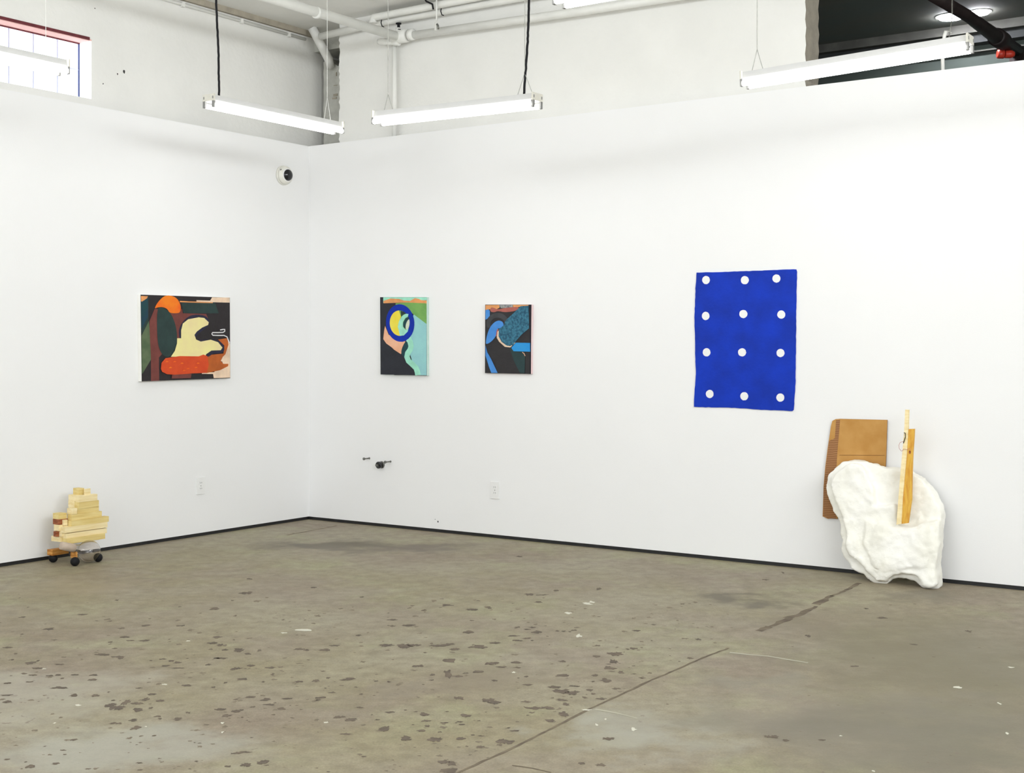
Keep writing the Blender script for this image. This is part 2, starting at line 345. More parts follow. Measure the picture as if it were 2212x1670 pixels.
for off, lst in ((0, PITS6), (1106, PITS7)):
    for (x, y, w, h) in lst:
        if w > 40:
            for k in range(3):
                put_blob(off + (x + random.uniform(-.3, .3) * w) / 2, 1100 + (y + random.uniform(-.25, .25) * h) / 2, w * 0.5 / 2, h * 0.75 / 2, M['pit'], 11, 0.35, 0.0006 + 0.00012 * k)
        else:
            put_blob(off + x / 2, 1100 + y / 2, w / 2, h / 2, M['pit'])
# many tiny chips in the worn area
for k in range(700):
    px = random.uniform(-20, 1560); py = random.uniform(1290, 1668)
    if px > 985 + (1670 - py) * 2.15: continue
    if random.random() > 0.35 + 0.65 * (py - 1290) / 380 + (0.3 if px > 500 else 0): continue
    w = random.choice((4, 5, 6, 8, 11)); put_blob(px, py, w, w * random.uniform(.22, .4), random.choice((M['pit'], M['pit_pale'], M['pit_pale'])), 8, 0.35, 0.0005)
for k in range(60):
    px = random.uniform(1100, 2200); py = random.uniform(1300, 1660)
    w = random.choice((3, 4, 5, 6)); put_blob(px, py, w, w * 0.3, M['pit_pale'], 8, 0.35, 0.0005)
for (c6, x, y, w, h) in FLECKS:
    put_blob((0 if c6 == 6 else 1106) + x / 2, 1100 + y / 2, w / 2, h / 2, M['fleck'], 7, 0.4, 0.0010)
def strip(pts, w0, w1, m, jag=0.0, z=0.0008):
    P = [on_z(*p) for p in pts]
    Q = []
    for k in range(len(P) - 1):
        n = max(2, int((P[k + 1] - P[k]).length / 0.04))
        Q += [P[k].lerp(P[k + 1], i / n) for i in range(n)]
    Q.append(P[-1]); L_, R_ = [], []
    for k, p in enumerate(Q):
        t = (Q[min(k + 1, len(Q) - 1)] - Q[max(k - 1, 0)]).normalized(); nrm = Vector((-t.y, t.x, 0))
        w = (w0 + (w1 - w0) * k / (len(Q) - 1)) / 2
        j = random.uniform(-jag, jag) * w
        L_.append(p + nrm * (w * (1 + random.uniform(-jag, jag))) + Vector((0, 0, z)) + nrm * j)
        R_.append(p - nrm * (w * (1 + random.uniform(-jag, jag))) + Vector((0, 0, z)) + nrm * j)
    for k in range(len(Q) - 1):
        fl.face((L_[k], R_[k], R_[k + 1], L_[k + 1]), m)
strip([(975, 1676), (1106, 1617), (1276, 1531), (1406, 1470), (1536, 1414), (1575, 1400)], 0.011, 0.013, M['pit_dark'], 0.4)
strip([(1636, 1363), (1652, 1358), (1664, 1354)], 0.030, 0.040, M['pit_dark'], 0.4)
strip([(1662, 1354), (1686, 1344), (1706, 1336)], 0.020, 0.050, M['pit_dark'], 0.35)
strip([(1704, 1336), (1730, 1325), (1764, 1310)], 0.050, 0.018, M['pit_dark'], 0.35)
strip([(1762, 1306), (1776, 1300), (1796, 1287)], 0.045, 0.030, M['pit_dark'], 0.4)
strip([(1794, 1288), (1815, 1281), (1858, 1260)], 0.018, 0.030, M['pit_dark'], 0.4)
strip([(620, 1156), (665, 1148), (727, 1136)], 0.02, 0.02, M['pit_dark'], 0.4)
strip([(1106, 1654), (1150, 1660), (1191, 1669)], 0.008, 0.008, M['pit_dark'], 0.3)
strip([(1576, 1410), (1660, 1418), (1746, 1432)], 0.02, 0.014, M['scuff'], 0.3, 0.0007)
strip([(1286, 1532), (1330, 1540), (1376, 1552)], 0.014, 0.008, M['scuff'], 0.3, 0.0007)
struct('floor', fl)

# ceiling of the gallery
struct('ceiling', MB().box((XL - 0.3, YB, ZC), (XR, 0.9, ZC + 0.15)), M['ceiling'])
# new low partition walls (drywall) with a gap to the floor
w = MB().box((-0.12, YB, GAP), (0, 0.0, ZT), M['drywall'])
struct('wall_left', w)
w = MB().box((-0.12, 0, GAP), (XR, 0.10, ZT), M['drywall'])
for (px, py, r_) in ((946, 1127, 0.006), (940, 1122, 0.003)):
    p = on_y(px, py, -0.0008)
    w.face([p + Vector((math.cos(t) * r_, 0, math.sin(t) * r_ * 1.3)) for t in (0.3, 1.3, 2.5, 3.6, 4.9, 5.8)], M['black_trim'])
struct('wall_right', w)
struct('wall_far_light_block', MB().box((XR, -4.0, 0), (XR + 0.12, 3.3, ZC)), M['drywall'])  # unseen wall, added to cut light entering from the open side
struct('baseboard_left', MB().box((-0.10, YB, 0.0), (-0.006, -0.006, GAP)), M['black_trim'])
struct('baseboard_right', MB().box((-0.10, 0.006, 0.0), (XR, 0.09, GAP)), M['black_trim'])

# old left wall above: with window opening
wy0 = on_x(-160, 100, XL).y; wy1 = on_x(198, 100, XL).y
wz0 = on_x(198, 214, XL).z; wz1 = on_x(196, 85, XL).z
w = MB()
XO = XL - 0.25
w.box((XO, YB, 0), (XL, wy0, ZC), M['plaster_wall'])
w.box((XO, wy1, 0), (XL, 0.95, ZC), M['plaster_wall'])
w.box((XO, wy0, 0), (XL, wy1, wz0), M['plaster_wall'])
w.box((XO, wy0, wz1), (XL, wy1, ZC), M['plaster_wall'])
def speck(px, py, a, b_, m, plane):
    p = on_x(px, py, plane + 0.0012)
    w.face([p + Vector((0, math.cos(t) * a * random.uniform(.6, 1.2), math.sin(t) * b_ * random.uniform(.6, 1.2))) for t in [k * 0.7 for k in range(9)]], m)
for s_ in ((268, 155, 0.010, 0.014), (254, 160, 0.005, 0.008), (223, 181, 0.005, 0.006), (205, 18, 0.006, 0.004)): speck(*s_, M['black_trim'], XL)
struct('wall_left_upper', w)

# window in the old wall
wt = MB(); XP = XL - 0.125
wt.box((XP - 0.012, wy0, wz0), (XP, wy1, wz1), M['pane_and_jamb'])
win = struct('window_1', wt)
f = MB()
f.box((XP, wy0, wz1 - 0.012), (XL - 0.002, wy1, wz1 + 0.0), M['lintel'])
yy = on_x(175, 150, XP).y
f.box((XP, wy0, wz1 - 0.02), (XP + 0.012, wy1, wz1 - 0.012), M['rust'])
f.box((XL - 0.004, wy0, wz1 - 0.008), (XL + 0.006, wy1 - 0.02, wz1 + 0.012), M['rust'])
f.box((XP, wy1 - 0.012, wz0), (XL - 0.004, wy1, wz1 - 0.012), M['pane_and_jamb'])  # right jamb given the panes' glow, its brightness put into the material
struct('window_frame', f, parent=win)
f = MB().box((XP, wy1 - 0.020, wz0), (XP + 0.010, wy1 - 0.010, wz1 - 0.012))
struct('window_post', f, M['window_post'], parent=win)
f = MB()
for px in (18, 71, 123): 
    y = on_x(px, 80, XP).y; f.box((XP, y - 0.004, wz0), (XP + 0.006, y + 0.004, wz1 - 0.02))
for k in range(1, 4):
    y = on_x(18, 80, XP).y - 0.215 * k; f.box((XP, y - 0.004, wz0), (XP + 0.006, y + 0.004, wz1 - 0.02))
zm = on_x(172, 152, XP).z; f.box((XP, wy0, zm - 0.005), (XP + 0.006, wy1 - 0.02, zm + 0.005))
struct('window_bars', f, M['muntin'], parent=win)

# old right wall above
xe = on_y(733, 200, YU).x; xo = on_y(1740, 120, YU).x
w = MB()
rows = 46; pts = []
for k in range(rows + 1):
    z = ZC - (ZC - 2.9) * k / rows
    pts.append(Vector((xe + random.uniform(-0.008, 0.008), YU, z)))
poly = pts + [Vector((xo - 0.02, YU, 2.9)), Vector((xo, YU, 2.9))]
for k in range(20): poly.append(Vector((xo + random.uniform(-0.006, 0.006), YU, 2.95 + (ZC - 2.95) * k / 20)))
poly.append(Vector((xo, YU, ZC)))
w.prism(poly, (0, 0.225, 0), M['plaster_wall'], M['jamb'])
struct('wall_right_upper', w)
# strip of old wall behind the corner and the painted column standing in the corner gap
struct('wall_corner_back', MB().box((XL - 0.25, 0.62, 0), (1.05, 0.8, ZC)), M['column_dark'])
YCOL = 0.34
cl = MB()
xa = on_y(699, 200, YCOL).x
ztop = on_y(715, 132, YCOL).z
path = []
for k in range(24): path.append(Vector((xa + random.uniform(-0.004, 0.004), YCOL, 2.8 + (ztop - 2.8) * k / 23)))
path += [Vector((xa + 0.05, YCOL, ztop + 0.03)), Vector((xa + 0.09, YCOL, ztop - 0.01)), Vector((xa + 0.16, YCOL, ztop - 0.05)), Vector((xe + 0.15, YCOL, ztop - 0.04)), Vector((xe + 0.15, YCOL, 2.8))]
cl.prism(path, (0, 0.2, 0), M['column'])
for (px, py, ww, hh) in ((724, 205, 0.045, 0.02), (722, 212, 0.05, 0.012), (724, 184, 0.04, 0.004), (726, 160, 0.01, 0.03)):
    p = on_y(px, py, YCOL - 0.006); cl.box(p - Vector((ww / 2, 0, hh / 2)), p + Vector((ww / 2, 0.01, hh / 2)), M['jamb'])
o = struct('trim_1', cl)
# top beam over the column
struct('trim_2', MB().box((XL, 0.30, 3.90), (xe + 0.2, 0.6, ZC)), M['column'])

# ---------------------------------------------------------------- dark room behind
DX0, DX1, DY = 1.2, XR, 3.05
struct('wall_dark_back', MB().box((DX0, DY, 0), (DX1, DY + 0.15, 4.08)), M['dark_wall'])
struct('wall_dark_side', MB().box((DX0 - 0.12, YU + 0.226, 0), (DX0, DY, 4.08)), M['dark'])
struct('wall_dark_end', MB().box((DX1 - 0.12, YU, 0), (DX1, DY, 4.08)), M['dark'])
struct('ceiling_dark', MB().box((DX0, YU + 0.226, 4.00), (DX1, DY, 4.058)), M['dark'])
tb = MB().box((DX0, 2.86, 3.93), (DX1, 3.05, 4.0), M['dark_lite'])
tb.box((DX0, 2.93, 3.86), (DX1, 3.05, 3.93), M['darker'])
tb.box((DX0, 2.99, 3.80), (DX1, 3.05, 3.81), M['dark_lite'])
struct('trim_3', tb)
# downlights
def downlight(px, py, r_, label):
    p = on_z(px, py, 4.0)
    t = thing('recessed_downlight', label, 'ceiling light', (p.x, p.y, 4.0), 'round lights in the dark room ceiling')
    ring = MB(); ring.tube([p + Vector((0, 0, -0.004)), p + Vector((0, 0, -0.001))], r_ * 1.18, 28)
    obj('trim_ring', ring, M['dark_lite'], t)
    d = MB(); d.tube([p + Vector((0, 0, -0.020)), p + Vector((0, 0, -0.005))], [r_ * 0.85, r_], 28)
    obj('lens', d, M['down'], t)
downlight(2054, 35, 0.100, 'round glowing ceiling downlight left of the dark brown pipe')
downlight(2116, 25, 0.078, 'round glowing ceiling downlight right of the dark brown pipe')
# brown pipe
z0 = 3.72
p0 = on_z(1990, -24, z0); pm = on_z(2093, 36, z0); p1 = on_z(2150, 78, z0); p2 = on_z(2235, 138, z0)
if p2.y > 2.85: p2 = p1 + (p2 - p1) * ((2.85 - p1.y) / (p2.y - p1.y))
t = thing('sprinkler_pipe', 'thick dark brown pipe running under the dark ceiling at upper right', 'pipe', p0)
obj('pipe_run', MB().tube([p0, pm, p1, p2], [0.040, 0.042, 0.052, 0.054], 18), M['brown_pipe'], t)
d = (p2 - p1).normalized()
obj('coupling', MB().tube([p1 + d * 0.02, p1 + d * 0.03, p1 + d * 0.20, p1 + d * 0.21], [0.055, 0.068, 0.068, 0.055], 18), M['brown_pipe'], t)
obj('vertical_branch', MB().tube([p2 - d * 0.05 + Vector((0, 0, 0.02)), p2 - d * 0.05 + Vector((0, 0, -0.9))], 0.055, 18), M['brown_pipe'], t)
q = on_y(2171, 117, p2.y - 0.35)
v = MB().tube([q + RGT * -0.06, q + RGT * -0.055, q + RGT * -0.012, q + RGT * -0.008], [0.022, 0.034, 0.034, 0.026], 14)
obj('valve_cap', v, M['red'], t)
v = MB().tube([q + RGT * -0.002, q + RGT * 0.0, q + RGT * 0.05, q + RGT * 0.07], [0.024, 0.030, 0.030, 0.02], 14)
obj('valve_body', v, M['red'], t)
obj('valve_stem', MB().tube([q + RGT * -0.02, q + (p2 - q) * 0.8], 0.012, 8), M['brown_pipe'], t)
# white conduit standing on the partition
a = on_y(2037, 160, 0.06); b1 = on_y(2036, 120, 0.06); b2 = on_y(2040, 78, 0.06); b3 = on_y(2044, 67, 0.06); b4 = on_y(2051, 68, 0.06)
tag(obj('white_conduit', MB().tube([Vector((a.x, 0.06, ZT - 0.0)), b1, b2, b3], 0.011, 10), M['pipe_white']), 'thin white conduit rising from partition top behind the right fluorescent light', 'conduit')
tag(obj('wire_hook', MB().tube([b3, b4, on_y(2056, 72, 0.06)], 0.004, 8), M['wire']), 'thin dark wire hooked at the top of the white conduit', 'wire')

# ---------------------------------------------------------------- pipes on the upper walls
YP = 0.03
def py_(px, py, y=YP): return on_y(px, py, y)
def pipe(name, label, path, r_, m=M['pipe_white'], cat='pipe', group='white painted pipes'):
    path = [Vector(p) for p in path]
    t = thing(name, label, cat, path[0], group)
    obj('pipe_run', MB().tube(path, r_, 16), m, t); return t
JX = py_(862, 80)
A0 = Vector((JX.x, -3.6, JX.z - 0.02))
t = pipe('main_pipe', 'thick white pipe crossing under the ceiling to a cluster of wall fittings', [A0, JX], 0.036)
for yq in (-1.9, -0.9):
    c_ = Vector((JX.x, yq, JX.z - 0.01)); 
    obj('pipe_clamp', MB().tube([c_ + Vector((0, -0.012, 0)), c_ + Vector((0, 0.012, 0))], 0.042, 16), M['pipe_white'], t)
# fitting cluster
g = MB().tube([JX + Vector((-0.06, 0, 0)), JX + Vector((-0.055, 0, 0)), JX + Vector((0.08, 0, 0)), JX + Vector((0.085, 0, 0))], [0.040, 0.052, 0.052, 0.040], 18)
obj('tee_body', g, M['pipe_white'], t)
g = MB().tube([JX + Vector((0.10, 0, 0)), JX + Vector((0.105, 0, 0)), JX + Vector((0.145, 0, 0)), JX + Vector((0.15, 0, 0))], [0.034, 0.044, 0.044, 0.034], 18)
obj('collar', g, M['pipe_white'], t)
s0 = py_(818, 90); s1 = py_(848, 92)
g = MB(); n_ = 9
pp = [s0.lerp(JX + Vector((0, 0, -0.04)), k / n_) for k in range(n_ + 1)]
g.tube(pp, [0.022, 0.028, 0.026, 0.030, 0.022, 0.030, 0.024, 0.030, 0.028, 0.028], 14)
obj('threaded_stub', g, M['pipe_white'], t)
g = MB().tube([JX + Vector((-0.01, 0, 0.03)), JX + Vector((-0.01, 0, 0.072))], 0.020, 12)
obj('riser_nipple', g, M['pipe_white'], t)
k0 = py_(861, 65); k1 = py_(861, 50)
g = MB().tube([k0, k0.lerp(k1, .1), k0.lerp(k1, .15), k0.lerp(k1, .8), k0.lerp(k1, .85), k1], [0.018, 0.018, 0.012, 0.011, 0.022, 0.022], 14)
tag(obj('fire_sprinkler', g, M['black']), 'small black spool shaped sprinkler head above the white pipe fitting', 'sprinkler')
# long wall pipe B
B1 = py_(893, 81); B2 = py_(1260, 24); dirB = (B2 - B1)
pipe('wall_pipe', 'long white pipe running right from the fitting along the upper wall', [JX + Vector((0.153, 0, -0.006)), B2, B1 + dirB * 1.9], 0.031)
# vertical pipe D
D0 = py_(852, 96, 0.06); D1 = Vector((D0.x, 0.06, ZT - 0.0))
t = pipe('vertical_pipe', 'thin white vertical pipe dropping from the fitting to the partition top', [D1, D0], 0.019)
# pipe C/F behind
F0 = py_(692, 79, 0.05); F1 = py_(822, 48, 0.05); F2 = py_(1062, 6, 0.05); F3 = F1 + (F2 - F1) * 2.2
t = pipe('upper_wall_pipe', 'lower of two parallel white pipes close under the ceiling edge', [F0, F1, F2, F3], 0.029)
for px, pyy in ((827, 49), (956, 24)):
    c_ = py_(px, pyy, 0.0)
    obj('hook', MB().tube([c_ + Vector((-0.01, 0, 0.035)), c_ + Vector((-0.014, -0.005, 0.0)), c_ + Vector((0.0, -0.008, -0.03)), c_ + Vector((0.015, -0.005, -0.036))], 0.004, 6), M['black'], t)
E0 = py_(806, 50, -0.02); E1 = py_(806, 38, -0.02); E2 = py_(935, 13, -0.02); E3 = E1 + (E2 - E1) * 3.4
E1b = E1.lerp(E2, 0.06)
t = pipe('ceiling_edge_pipe', 'upper of two parallel white pipes with an elbow at its left end', [E0, E0.lerp(E1, .6), E1 + Vector((0.012, 0, 0)), E1b, E2, E3], 0.028)
br = py_(938, 8, -0.06)
g = MB()
g.tube([py_(918, -2, -0.06), py_(921, 3, -0.06), py_(934, 9, -0.06), py_(936, 20, -0.06)], 0.007, 8, M['black'])
tag(obj('pipe_bracket', g), 'black bent bracket clamping the ceiling edge pipes', 'bracket')
g = MB().tube([py_(943, -4, -0.07), py_(943, 45, -0.07)], 0.0065, 8, M['pipe_white'])
h0 = py_(942, 48, -0.07)
g.tube([h0, py_(941, 66, -0.07)], 0.010, 8, M['pipe_white'])
g.tube([py_(944, 52, -0.08), py_(946, 55, -0.08), py_(947, 63, -0.08)], 0.008, 8, M['steel'])
tag(obj('pipe_hanger', g), 'white hanger rod with small clip holding the long wall pipe', 'hanger')
# diagonal drain pipe in the corner
g0 = on_y(674, 60, 0.14); g1 = on_y(710, 128, 0.26); g2 = on_y(714, 145, 0.31)
pipe('drain_pipe', 'thick white diagonal pipe sloping down behind the partition corner', [g0, g0.lerp(g1, .5), g1, g2], 0.037)
# conduit along the top of the left old wall
c0 = Vector((XL + 0.012, -3.5, 3.985)); c1 = Vector((XL + 0.012, 0.18, 3.985))
t = pipe('wall_conduit', 'thin white conduit along the top of the left wall', [c0, c1], 0.012)
for y in (-1.15, -0.55, -0.02):
    obj('conduit_clip', MB().box((XL + 0.001, y - 0.012, 3.965), (XL + 0.028, y + 0.012, 4.002)), M['pipe_white'], t)
struct('shadow_gap_strip', MB().box((XL, -4, 4.015), (XL + 0.03, 0.3, ZC)), M['jamb'])  # darker strip painting the shade line where wall meets ceiling

# ---------------------------------------------------------------- fluorescent fixtures
def fixture(pL, pR, label, wire_labels=True):
    """4 ft strip light; pL, pR: centre line top ends"""
    pL, pR = Vector(pL), Vector(pR)
    mid = (pL + pR) / 2; d = (pR - pL); L_ = d.length; d.normalize()
    s = Vector((-d.y, d.x, 0)).normalized(); up = d.cross(s)
    if up.z < 0: up = -up
    t = thing('fluorescent_light', label, 'fluorescent light', mid, 'hanging fluorescent strip lights')
    def bx(m_, a, b_, c_, a2, b2_, c2_, mm=None):
        P = [pL + d * x + s * y + up * z for x in (a, a2) for y in (b_, b2_) for z in (c_, c2_)]
        i = m_.mi(mm); V = [m_.bm.verts.new(p) for p in P]
        for q in ((0, 1, 3, 2), (4, 6, 7, 5), (0, 4, 5, 1), (2, 3, 7, 6), (0, 2, 6, 4), (1, 5, 7, 3)):
            f_ = m_.bm.faces.new([V[k] for k in q]); f_.material_index = i
    h = MB()
    # trapezoid housing
    prof = [(-0.030, 0), (0.030, 0), (0.040, -0.034), (0.040, -0.042), (-0.040, -0.042), (-0.040, -0.034)]
    A = [h.bm.verts.new(pL + d * 0.008 + s * y + up * z) for y, z in prof]; B = [h.bm.verts.new(pR - d * 0.008 + s * y + up * z) for y, z in prof]
    h.bm.faces.new(A); h.bm.faces.new(B[::-1])
    for k in range(6): h.bm.faces.new((A[k], B[k], B[(k + 1) % 6], A[(k + 1) % 6]))
    obj('housing', h, M['housing'], t)
    for e, sg in ((0.0, 1), (L_, -1)):
        c_ = MB()
        x0, x1 = e, e + sg * 0.009
        bx(c_, x0, -0.052, -0.042, x1, 0.052, 0.002)
        cap = obj('end_cap', c_, M['cream_plastic'], t)
        for yy in (-0.040, 0.040):
            k_ = MB(); bx(k_, e + sg * 0.0, yy - 0.010, -0.081, e + sg * 0.014, yy + 0.010, -0.04)
            bx(k_, e - sg * 0.0015, yy - 0.004, -0.028, e, yy + 0.004, -0.012, M['slot'])
            obj('lamp_holder', k_, M['cream_plastic'], cap)
    for yy in (-0.043, 0.043):
        tt = MB().tube([pL + d * 0.014 + s * yy + up * -0.066, pR - d * 0.014 + s * yy + up * -0.066], 0.0145, 14)
        obj('lamp_tube', tt, M['tube'], t, True)
    return t, d, s
def hang(t, top, apex, feet, r_=0.0022, m=M['wire']):
    g = MB().tube([apex, top], r_, 6)
    for f_ in feet: g.tube([apex, f_], r_ * 0.9, 6)
    return obj('hanging_wire', g, m, t)
def cord(t, pts, r_=0.007):
    g = MB()
    P = []
    for k in range(len(pts) - 1):
        n = 14
        P += [Vector(pts[k]).lerp(Vector(pts[k + 1]), i / n) + Vector((random.uniform(-1, 1), random.uniform(-1, 1), 0)) * 0.0012 for i in range(n)]
    P.append(Vector(pts[-1])); g.tube(P, r_, 8)
    return obj('power_cord', g, M['black'], t)
def at_depth(px, py, Z): return CAM + ray(px, py) * Z

# 1: along the left wall
a = at_depth(450, 204, 8.115); b_ = at_depth(732, 265, 9.12)
t, d, s = fixture(a, b_, 'lit fluorescent strip light over the left wall near the corner, on a black cord')
cord(t, [a + d * 0.09, on_x(472, 120, a.x), on_x(467, 0, a.x) , Vector((a.x, on_x(467, 0, a.x).y, ZC))])
e = b_ - d * 0.12; hang(t, Vector((e.x, e.y, ZC)), e + Vector((0, 0, 0.16)), [e + s * 0.03, e - s * 0.03], 0.0018, M['pipe_white'])
# 2: centre
a = at_depth(814, 242, 8.036); b_ = at_depth(1162, 202, 7.36)
t, d, s = fixture(a, b_, 'lit fluorescent strip light hanging in the middle, right of the vertical pipe')
e = a + d * 0.09; ap = e + Vector((0, 0, 0.10)); hang(t, Vector((e.x, e.y, ZC)), ap, [e - d * 0.035 + Vector((0, 0, -0.01)), e + d * 0.04])
e = b_ - d * 0.09; ap = e + Vector((0, 0, 0.125)); hang(t, Vector((e.x, e.y, ZC)), ap, [e - d * 0.055 + Vector((0, 0, -0.01)), e + d * 0.055])
c_ = b_ - d * 0.095; top = at_depth(1143, 0, (c_ - CAM).dot(FWD)); cord(t, [c_, at_depth(1140, 90, (c_ - CAM).dot(FWD)), top, Vector((top.x, top.y, ZC))])
# 3: right
a = at_depth(1606, 158, 7.065); b_ = at_depth(2097, 76, 6.376)
t, d, s = fixture(a, b_, 'lit fluorescent strip light hanging at upper right in front of the dark opening')
e = a + d * 0.08; ap = e + Vector((0, 0, 0.115)); hang(t, Vector((e.x, e.y, ZC)), ap, [e - d * 0.035 + Vector((0, 0, -0.015)), e + d * 0.035])
e = b_ - d * 0.09; ap = e + Vector((0, 0, 0.10)); hang(t, Vector((e.x, e.y, ZC)), ap, [e - d * 0.02 + Vector((0, 0, -0.02))], 0.003, M['steel'])
# 4: next in the left row, seen against the window
x4 = at_depth(450, 204, 8.115).x
b_ = on_x(139, 131, x4); a = Vector((b_.x, b_.y - 1.22, b_.z))
t, d, s = fixture(a, b_, 'fluorescent strip light hanging in front of the high left window')
e = b_ - d * 0.12; hang(t, Vector((e.x, e.y, ZC)), e + Vector((0, 0, 0.12)), [e + s * 0.03, e - s * 0.03], 0.0018, M['pipe_white'])
# 5: nearer row, only its left end shows at the top edge
a = at_depth(1206, -25, 5.72); b_ = a + Vector((1.22, 0, 0))
t, d, s = fixture(a, b_, 'fluorescent strip light cut by the top edge, only its end showing')
e = a + d * 0.1; hang(t, Vector((e.x, e.y, ZC)), e + Vector((0, 0, 0.1)), [e - d * 0.03, e + d * 0.03])

# ---------------------------------------------------------------- small wall things
# dome security camera on the left wall
q = on_x(611, 379, 0.0)
t = thing('security_camera', 'round white dome security camera with black lens high on left wall', 'security camera', q)
def lathe(origin, axis, prof, seg=28, m=None):
    axis = Vector(axis).normalized(); mb = MB()
    mb.tube([Vector(origin) + axis * x for x, r_ in prof], [max(r_, 0.0005) for x, r_ in prof], seg, m); return mb
obj('mount_plate', lathe(q, (1, 0, 0), [(0.0, 0.078), (0.014, 0.078), (0.02, 0.072)]), M['dome'], t, True)
obj('dome_body', lathe(q, (1, 0, 0), [(0.018, 0.074), (0.032, 0.073), (0.044, 0.067), (0.053, 0.056), (0.057, 0.046), (0.058, 0.01)]), M['dome'], t, True)
ax = Vector((1.0, -0.06, -0.04)).normalized(); c_ = q + Vector((0.006, 0.0, 0.0))
obj('lens_ring', lathe(c_, ax, [(0.03, 0.054), (0.052, 0.052), (0.055, 0.048)]), M['white_metal'], t, True)
obj('black_lens', lathe(c_, ax, [(0.048, 0.0465), (0.060, 0.045), (0.072, 0.034), (0.080, 0.016), (0.082, 0.001)]), M['black_gloss'], t, True)
q2 = on_x(607, 366, 0.052); obj('indicator', lathe(q2, (1, -0.2, 0.3), [(-0.008, 0.004), (0.003, 0.004)]), M['steel'], t)

# outlets
def outlet(c_, nrm, tang, label):
    t = thing('wall_outlet', label, 'outlet', c_, 'white wall outlets')
    n_, u_, up = Vector(nrm), Vector(tang), Vector((0, 0, 1))
    def slab(name, ox, oz, w_, h_, d0, d1, m_, par, bev=0.0):
        mb = MB(); lo = c_ + u_ * (ox - w_ / 2) + up * (oz - h_ / 2) + n_ * d0; hi = c_ + u_ * (ox + w_ / 2) + up * (oz + h_ / 2) + n_ * d1
        mb.box(lo, hi, m_, bev); return obj(name, mb, None, par)
    slab('cover_plate', 0, 0, 0.080, 0.127, 0.0, 0.007, M['plastic'], t, 0.002)
    for oz in (-0.021, 0.021):
        so = slab('socket', 0, oz, 0.034, 0.030, 0.007, 0.0085, M['plastic'], t)
        for ox in (-0.007, 0.007): slab('slot', ox, oz + 0.002, 0.003, 0.010, 0.0085, 0.0092, M['slot'], so)
    slab('screw', 0, 0, 0.006, 0.006, 0.007, 0.0085, M['slot'], t)
outlet(on_x(432.5, 1049.5, 0.0), (1, 0, 0), (0, 1, 0), 'white outlet plate low on the left wall, left of the corner')
outlet(on_y(1070, 1059, 0.0), (0, -1, 0), (1, 0, 0), 'white outlet plate low on the right wall below the paintings')

# bolts and pipe cap
def bolt(px, py, label):
    q = on_y(px, py, 0.0)
    g = lathe(q, (0, -1, 0), [(0, 0.008), (0.003, 0.008), (0.004, 0.005), (0.058, 0.005), (0.060, 0.010), (0.070, 0.011), (0.074, 0.006)], 12)
    tag(obj('wall_bolt', g, M['steel']), label, 'bolt', 'steel bolts sticking out of the right wall')
bolt(798, 990, 'steel bolt sticking out of wall left of the capped pipe stub')
bolt(844, 997, 'steel bolt sticking out of wall right of the capped pipe stub')
q = on_y(825, 1004, 0.0)
t = thing('pipe_stub', 'short dark capped pipe stub low on the wall between two bolts', 'pipe stub', q)
obj('flange', lathe(q, (0, -1, 0), [(0, 0.028), (0.006, 0.028), (0.010, 0.022)], 20), M['steel'], t)
obj('cap', lathe(q, (0, -1, 0), [(0.008, 0.022), (0.022, 0.022), (0.024, 0.026), (0.046, 0.027), (0.050, 0.022)], 20), M['black_gloss'], t)
obj('cap_lug', MB().box(q + Vector((-0.012, -0.066, -0.007)), q + Vector((0.012, -0.053, 0.007))), M['steel'], t)

# ---------------------------------------------------------------- paintings
def paint_mat(name, c, c2=None, scale=14, bump=0.15):
    return mat(name, rgb(*c), 0.55, col2=rgb(*(c2 or tuple(int(x * 0.9) for x in c))), scale=scale, bump=bump, bscale=90, spec=0.25)

def smooth_poly(pts, it=2):
    for _ in range(it):
        out = []
        n = len(pts)
        for k in range(n):
            a, b_ = pts[k], pts[(k + 1) % n]
            out += [(a[0] * .75 + b_[0] * .25, a[1] * .75 + b_[1] * .25), (a[0] * .25 + b_[0] * .75, a[1] * .25 + b_[1] * .75)]
        pts = out
    return pts

def painting(name, label, wall, corners, thick, base, side, shapes, conv):
    """corners: TL TR BR BL in px on the front plane; shapes: list of (material, pts in crop units, smooth)"""
    hit = (lambda px, py, t_: on_x(px, py, t_)) if wall == 'L' else (lambda px, py, t_: on_y(px, py, -t_))
    back = Vector((-(thick - 0.001), 0, 0)) if wall == 'L' else Vector((0, thick - 0.001, 0))
    P = [hit(x, y, thick) for x, y in corners]
    loc = sum(P, Vector()) / 4
    t = thing(name, label, 'painting', loc, 'paintings on the gallery walls')
    obj('canvas', MB().prism(P, back, base, side), None, t)
    g = MB()
    for k, (m_, pts, sm) in enumerate(shapes):
        q = [conv(*p) for p in pts]
        if sm: q = smooth_poly(q, 2)
        g.prism([hit(x, y, thick + 0.0004 + 0.00035 * k) for x, y in q], (Vector((-0.0003, 0, 0)) if wall == 'L' else Vector((0, 0.0003, 0))), m_)
    obj('painted_shapes', g, None, t)
    return t

